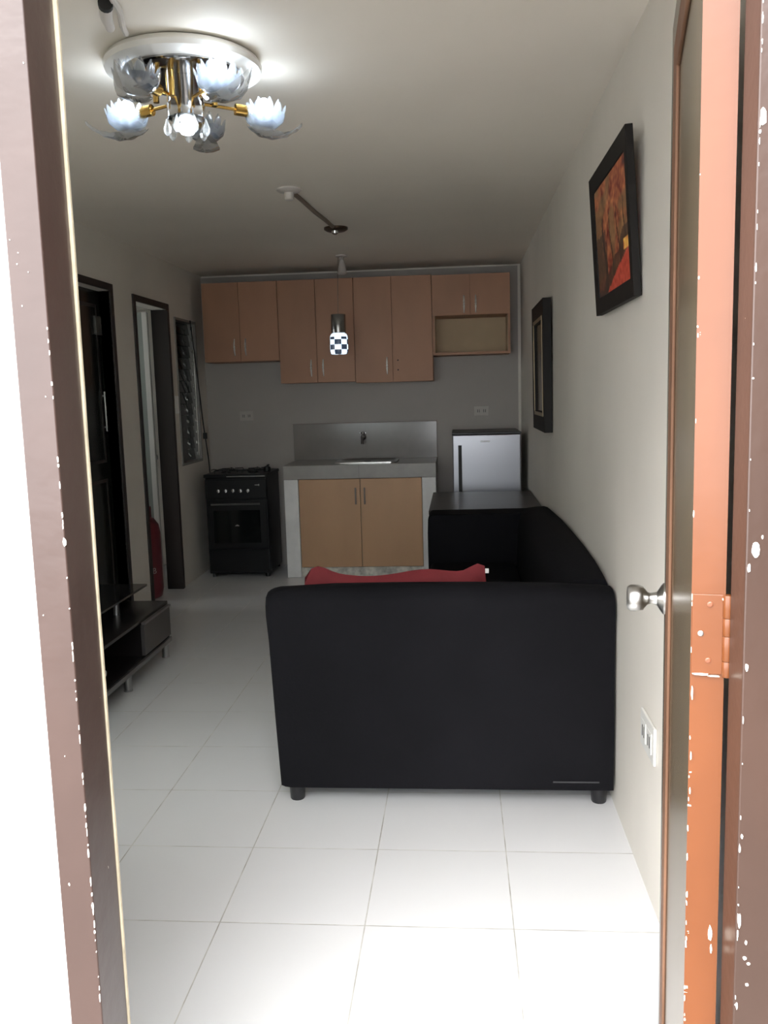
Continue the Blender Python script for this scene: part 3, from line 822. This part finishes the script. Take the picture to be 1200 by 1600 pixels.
text_on(gc, 'YB', (-2.31 + .1515 * nx_, 6.10 + .1515 * ny_, .19), Matrix.Rotation(a_ + PI / 2, 4, 'Z') @ Matrix.Rotation(PI / 2, 4, 'X'), .060, 'faded_white')

# ------------------------------------------------------------------ framed pictures on the right wall
def lean(o, deg): o.rotation_euler = (0, math.radians(deg), 0)
def picture(name, label, cat, y0, y1, z0, z1, w, tilt, depth):
    t = thing(name, label, cat, (XR - .003, (y0 + y1) / 2, z0))
    hy = (y1 - y0) / 2; H = z1 - z0
    bm = bmesh.new()
    # moulding: mitred ring
    outer = [(-hy, 0), (hy, 0), (hy, H), (-hy, H)]; inner = [(-hy + w, w), (hy - w, w), (hy - w, H - w), (-hy + w, H - w)]
    V = {}
    for nm, ring, x in (('of', outer, -depth), ('if', inner, -depth + .004), ('ob', outer, 0), ('ib', inner, 0)):
        V[nm] = [bm.verts.new((x, a, b)) for a, b in ring]
    for i in range(4):
        j = (i + 1) % 4
        bm.faces.new((V['of'][i], V['of'][j], V['if'][j], V['if'][i])); bm.faces.new((V['ob'][i], V['ib'][i], V['ib'][j], V['ob'][j]))
        bm.faces.new((V['of'][i], V['ob'][i], V['ob'][j], V['of'][j])); bm.faces.new((V['if'][i], V['if'][j], V['ib'][j], V['ib'][i]))
    obj('frame_moulding', bm, 'frame_black', t, local=True, bev=.002)
    t.rotation_euler = (0, math.radians(-tilt), 0)
    return t, hy, H
t1, hy, H = picture('framed_painting', 'framed autumn trees painting high on the right wall', 'painting', 2.535, 3.20, 1.672, 2.128, .055, 3.6, .022)
# painting: coloured grid
def paint(u, v):
    n1 = noise.noise(Vector((u * 9, v * 9, 1.3))); n2 = noise.noise(Vector((u * 22, v * 22, 4.1))); n3 = noise.noise(Vector((u * 5, v * 5, 9.7)))
    c = Vector((.30, .085, .035)) + Vector((.20, .10, .04)) * n1 + Vector((.22, .13, .05)) * n2
    k = max(0, min(1, (n3 + .12) * 4 + (u - .5)))
    c = c * (1 - .6 * k) + Vector((.16, .12, .05)) * .6 * k
    pv = .30 - .33 * (u / .82) + .03 * n1
    if v < pv + .16 + .1 * n3: c = c * .25 + Vector((.02, .01, .008))
    if u > .66 and v < .50 + .15 * n1: c = c * .3 + Vector((.015, .008, .008))
    for tx, w in ((.10, .014), (.74, .03), (.52, .012), (.30, .012)):
        if abs(u - tx + .04 * math.sin(v * 8)) < w * (1.3 - v) and v < .70: c = Vector((.03, .015, .01))
    if v < pv: c = Vector((.44, .055, .03)) + Vector((.14, .05, .04)) * n2
    if .27 < v < .36 and .03 < u < .17: c = Vector((.75, .38, .08)) + Vector((.3, .3, .05)) * n2
    return [max(.005, x * 1.5) for x in c]
bm = bmesh.new(); ny, nz = 110, 80; w = .053
G = [[bm.verts.new((-.014, -hy + w + (2 * hy - 2 * w) * i / ny, w + (H - 2 * w) * j / nz)) for j in range(nz + 1)] for i in range(ny + 1)]
for i in range(ny):
    for j in range(nz): bm.faces.new((G[i][j], G[i + 1][j], G[i + 1][j + 1], G[i][j + 1]))
bx(bm, -.012, -.002, -hy + w, hy - w, w, H - w)
pc = obj('canvas', bm, 'painting', t1, local=True)
me = pc.data; ca = me.color_attributes.new('Col', 'FLOAT_COLOR', 'POINT')
for i, v in enumerate(me.vertices):
    u_ = (v.co.y + hy - w) / (2 * hy - 2 * w); v_ = (v.co.z - w) / (H - 2 * w)
    ca.data[i].color = (*paint(u_, v_), 1)
t2, hy, H = picture('wall_mirror', 'dark framed mirror with gold inlay near the refrigerator', 'mirror', 4.86, 5.56, 1.185, 1.905, .11, .6, .045)
bm = bmesh.new()
def ring2(a, b, x0, x1):
    bx(bm, x0, x1, -hy + a, -hy + b, a, H - a); bx(bm, x0, x1, hy - b, hy - a, a, H - a)
    bx(bm, x0, x1, -hy + b, hy - b, a, b); bx(bm, x0, x1, -hy + b, hy - b, H - b, H - a)
ring2(.085, .105, -.0450, -.0425)
obj('gold_inlay', bm, 'frame_gold', t2, local=True)
bm = bmesh.new(); bx(bm, -.028, -.020, -hy + .108, hy - .108, .108, H - .108)
obj('mirror_glass', bm, 'mirror', t2, local=True)

# ------------------------------------------------------------------ ceiling things
ch = thing('chandelier', 'round ceiling chandelier with lit glass flower shades', 'chandelier', (-.79, 2.69, ZC))
CX, CY = -.792, 2.700
bm = bmesh.new(); lathe(bm, CX, CY, [(.205, ZC), (.222, ZC - .008), (.230, ZC - .022), (.226, ZC - .036), (.198, ZC - .045), (.176, ZC - .0445)], 64)
obj('ceiling_plate', bm, simple('white_lamp_plate', (.82, .80, .76), .22), ch, smooth=True)
bm = bmesh.new(); lathe(bm, CX, CY, [(.176, ZC - .045), (.176, ZC - .050), (.168, ZC - .053), (.08, ZC - .054)], 48)
obj('mirror_dish', bm, 'mirror_dark', ch, smooth=True)['label'] = 'dark reflective dish'
bm = bmesh.new(); lathe(bm, CX, CY, [(.052, ZC - .0545), (.052, ZC - .12), (.056, ZC - .125), (.056, ZC - .165), (.03, ZC - .175)], 32)
obj('centre_column', bm, 'chrome', ch, smooth=True)
for k in range(6):
    a = math.radians(20 + 60 * k)
    bm = bmesh.new(); x, y = CX + .085 * math.cos(a), CY + .085 * math.sin(a)
    lathe(bm, x, y, [(.009, ZC - .0545), (.009, ZC - .125)], 12)
    obj('gold_rod', bm, 'gold', ch, smooth=True)
def petal_ring(bm, c, n, r0, r1, h, w, z0, phase=0, wave=.004):
    for k in range(n):
        a = 2 * PI * k / n + phase
        d = Vector((math.cos(a), math.sin(a), 0)); s = Vector((-math.sin(a), math.cos(a), 0))
        rows = []
        for j in range(7):
            t_ = j / 6
            rr = r0 + (r1 - r0) * math.sin(t_ * PI * .5) ; z = z0 + h * t_ ** 1.4
            ww = w * (math.sin(PI * (.12 + .80 * t_)) if t_ < 1 else .10)
            rows.append([bm.verts.new(Vector(c) + d * (rr - .15 * ww * abs(q) * 2) + s * ww * q + Vector((0, 0, z + (wave if j == 5 and abs(q) > .9 else 0)))) for q in (-1, -.5, 0, .5, 1)])
        for a_r, b_r in zip(rows, rows[1:]):
            for i in range(4): bm.faces.new((a_r[i], a_r[i + 1], b_r[i + 1], b_r[i]))
flowers = [(-108, .225, 'off', .0), (-50, .228, 'on', 0), (31, .245, 'on', -.012), (92, .235, 'off', -.01), (161, .218, 'on', -.012)]
for ang, R_, state, dz in flowers:
    a = math.radians(ang); fx, fy = CX + R_ * math.cos(a), CY + R_ * math.sin(a)
    fz = ZC - .155 + dz
    bm = bmesh.new()
    rp = lambda q, z: (CX + q * math.cos(a), CY + q * math.sin(a), z)
    tube(bm, [rp(.05, ZC - .118), rp(R_ - .095, ZC - .122)], .005, 10)
    tube(bm, [rp(R_ - .096, ZC - .122), rp(R_ - .094, ZC - .122), rp(R_ - .050, ZC - .124), rp(R_ - .046, ZC - .124)], [.010, .017, .017, .012], 16)
    tube(bm, [rp(R_ - .046, ZC - .124), rp(R_ - .015, ZC - .135), (fx, fy, fz + .012)], .006, 8)
    lathe(bm, fx, fy, [(.010, fz), (.016, fz + .004), (.016, fz + .033), (.012, fz + .038)], 18)
    arm = obj('arm', bm, 'gold', ch, smooth=True)
    bm = bmesh.new()
    petal_ring(bm, (fx, fy, fz), 11, .012, .067, .062, .018, 0)
    petal_ring(bm, (fx, fy, fz), 9, .012, .050, .076, .016, .002, PI / 8)
    lathe(bm, fx, fy, [(.012, fz - .004), (.036, fz + .002), (.056, fz + .018), (.062, fz + .038)], 24, False)
    obj('flower_shade', bm, 'petal', arm, smooth=True, solid=.0015)['label'] = 'clear glass flower shade'
    bm = bmesh.new(); lathe(bm, fx, fy, [(.010, fz + .038), (.020, fz + .045), (.024, fz + .060), (.020, fz + .076), (.008, fz + .086)], 18)
    b_ = obj('bulb', bm, 'bulb' if state == 'on' else 'bulb_off', arm, smooth=True)
    b_['label'] = 'lit bluish white bulb' if state == 'on' else 'unlit bulb'
    # long curling glass leaf pointing outwards under the flower
    bm = bmesh.new(); rows = []
    d = Vector((math.cos(a + .25), math.sin(a + .25), 0)); s = Vector((-d.y, d.x, 0))
    for j in range(11):
        t_ = j / 10
        p = Vector((fx, fy, fz - .006)) + d * (-.06 + .20 * t_) + Vector((0, 0, -.022 * math.sin(PI * t_) + .034 * t_ ** 3))
        ww = .042 * math.sin(PI * min(1, .10 + .9 * t_)) + .001
        rows.append([bm.verts.new(p + s * ww * q + Vector((0, 0, .010 * q * q - .003 * (j % 2)))) for q in (-1, -.5, 0, .5, 1)])
    for a_r, b_r in zip(rows, rows[1:]):
        for i in range(4): bm.faces.new((a_r[i], a_r[i + 1], b_r[i + 1], b_r[i]))
    obj('glass_leaf', bm, 'leaf_glass', arm, smooth=True, solid=.0015)
# crystal drops round the column
for k in range(7):
    a = 2 * PI * k / 7
    x, y = CX + .058 * math.cos(a), CY + .058 * math.sin(a)
    bm = bmesh.new(); z = ZC - .170
    lathe(bm, x, y, [(.002, z), (.006, z - .012), (.012, z - .028), (.010, z - .040), (.003, z - .048)], 8)
    tube(bm, [(x, y, z - .001), (CX + .046 * math.cos(a), CY + .046 * math.sin(a), z + .012)], .0012, 5)
    obj('crystal_drop', bm, 'crystal', ch)
bm = bmesh.new(); lathe(bm, CX, CY, [(.012, ZC - .176), (.022, ZC - .182), (.026, ZC - .195), (.018, ZC - .208), (.005, ZC - .212)], 18)
obj('bulb', bm, 'bulb', ch, smooth=True)['label'] = 'lit bulb under the column'

# cable with a lamp connector in front of the chandelier
cc = thing('cable_connector', 'white connector with black band hanging beside the chandelier', 'connector', (-.85, 2.32, ZC))
bm = bmesh.new(); tube(bm, [(-.834, 2.25, ZC - .006), (-.842, 2.33, ZC - .008), (-.872, 2.43, ZC - .008), (-.876, 2.462, ZC - .012)], .0085, 8)
obj('cable', bm, 'socket_white', cc, smooth=True)
bm = bmesh.new(); tube(bm, [(-.862, 2.285, ZC - .012), (-.880, 2.335, ZC - .020), (-.890, 2.385, ZC - .026)], [.017, .015, .012], 14)
obj('connector_shell', bm, 'socket_white', cc, smooth=True)
bm = bmesh.new(); tube(bm, [(-.856, 2.272, ZC - .011), (-.8615, 2.287, ZC - .0125)], .0185, 14)
obj('black_band', bm, 'black_gap', cc, smooth=True)

r1 = thing('ceiling_lamp_holder', 'white ceiling lamp holder where the brown cable starts', 'lamp holder', (-.80, 4.37, ZC))
bm = bmesh.new(); lathe(bm, -.80, 4.385, [(.062, ZC + .001), (.062, ZC - .006), (.052, ZC - .014), (.024, ZC - .018), (.022, ZC - .050), (.017, ZC - .053)], 28)
obj('holder', bm, 'socket_white', r1, smooth=True)
bm = bmesh.new(); tube(bm, [(-.785, 4.44, ZC - .012), (-.776, 4.60, ZC - .009), (-.758, 4.9, ZC - .010), (-.736, 5.15, ZC - .008), (-.722, 5.34, ZC - .010)], .011, 8)
tag(obj('ceiling_cable', bm, 'conduit', smooth=True), 'brown cable run across the ceiling between two fittings', 'cable')
r2 = thing('spot_fitting', 'small dark metal fitting with bright centre on the ceiling', 'ceiling fitting', (-.715, 5.42, ZC))
bm = bmesh.new(); lathe(bm, -.715, 5.43, [(.072, ZC), (.072, ZC - .012), (.055, ZC - .022), (.030, ZC - .024)], 28)
obj('base_ring', bm, simple('dark_bronze', (.10, .07, .05), .35, .8), r2, smooth=True)
bm = bmesh.new(); lathe(bm, -.718, 5.405, [(.022, ZC - .0245), (.020, ZC - .038), (.008, ZC - .045)], 18)
obj('centre_cap', bm, 'chrome', r2, smooth=True)

pl = thing('pendant_lamp', 'lit pendant with checkered glass hanging before the cabinets', 'pendant lamp', (-.862, 6.5, ZC))
bm = bmesh.new(); lathe(bm, -.822, 6.5, [(.045, ZC), (.045, ZC - .010), (.016, ZC - .014), (.014, ZC - .028), (.012, ZC - .032), (.016, ZC - .036), (.022, ZC - .06), (.034, ZC - .125), (.026, ZC - .135)], 24)
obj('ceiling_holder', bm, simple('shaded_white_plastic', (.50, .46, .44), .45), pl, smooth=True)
bm = bmesh.new(); tube(bm, [(-.848, 6.5, ZC - .01), (-.852, 6.5, ZC - .10), (-.858, 6.5, 2.20), (-.862, 6.5, 2.0)], .0022, 6)
obj('cord', bm, 'conduit', pl)
bm = bmesh.new(); lathe(bm, -.862, 6.5, [(.052, 2.000), (.054, 1.996), (.054, 1.885), (.052, 1.868), (.045, 1.866)], 28)
obj('metal_sleeve', bm, simple('smoked_metal_sleeve', (.30, .29, .28), .25, .9), pl, smooth=True)
bm = bmesh.new()
sh_ = [(.045, .150), (.056, .145), (.064, .128), (.066, .10), (.066, .02), (.062, .003), (.055, 0)]
lathe(bm, 0, 0, [(r, z) for r, z in sh_], 30)
g = obj('glass_shade', bm, 'checker', pl, local=True, smooth=True)
g.location = Vector((-.862, 6.5, 1.714)) - pl.location; g['label'] = 'lit black and white checkered glass'
bpy.context.view_layer.update()

# ------------------------------------------------------------------ light, camera, world
w = bpy.data.worlds.new('sky'); S.world = w; w.use_nodes = True
wt = w.node_tree; bg = wt.nodes['Background']
tc = wt.nodes.new('ShaderNodeTexCoord'); sp = wt.nodes.new('ShaderNodeSeparateXYZ'); wt.links.new(tc.outputs['Generated'], sp.inputs[0])
mr = wt.nodes.new('ShaderNodeMapRange'); wt.links.new(sp.outputs[2], mr.inputs[0]); mr.inputs[1].default_value = 0; mr.inputs[2].default_value = .9
mr.inputs[3].default_value = 7.5; mr.inputs[4].default_value = 8.5
wt.links.new(mr.outputs[0], bg.inputs[1]); bg.inputs[0].default_value = (.95, .975, 1.0, 1)
sun = bpy.data.lights.new('soft_daylight', 'SUN'); sun.energy = 8.2; sun.angle = math.radians(60); sun.color = (1, .97, .95)
so = bpy.data.objects.new('soft_daylight', sun); COL.objects.link(so)
so.rotation_euler = Vector((.40, 1.0, -1.45)).to_track_quat('-Z', 'Y').to_euler()

cam = bpy.data.cameras.new('camera'); co_ = bpy.data.objects.new('camera', cam); COL.objects.link(co_)
a = Vector((.99614349, .08306313, -.02826071)); b = Vector((-.01672626, -.13641175, -.99051101)); c = Vector((-.08613004, .98716379, -.13449634))
mm = Matrix(((a.x, -b.x, -c.x, 0), (a.y, -b.y, -c.y, 0), (a.z, -b.z, -c.z, 1.4272), (0, 0, 0, 1)))
co_.matrix_world = mm
cam.sensor_fit = 'HORIZONTAL'; cam.sensor_width = 36; cam.lens = 1375.2 / 1200 * 36; cam.clip_start = .02
S.camera = co_
S.view_settings.view_transform = 'Standard'; S.view_settings.look = 'None'; S.view_settings.gamma = 1
S.view_settings.exposure = .22; S.view_settings.use_curve_mapping = False
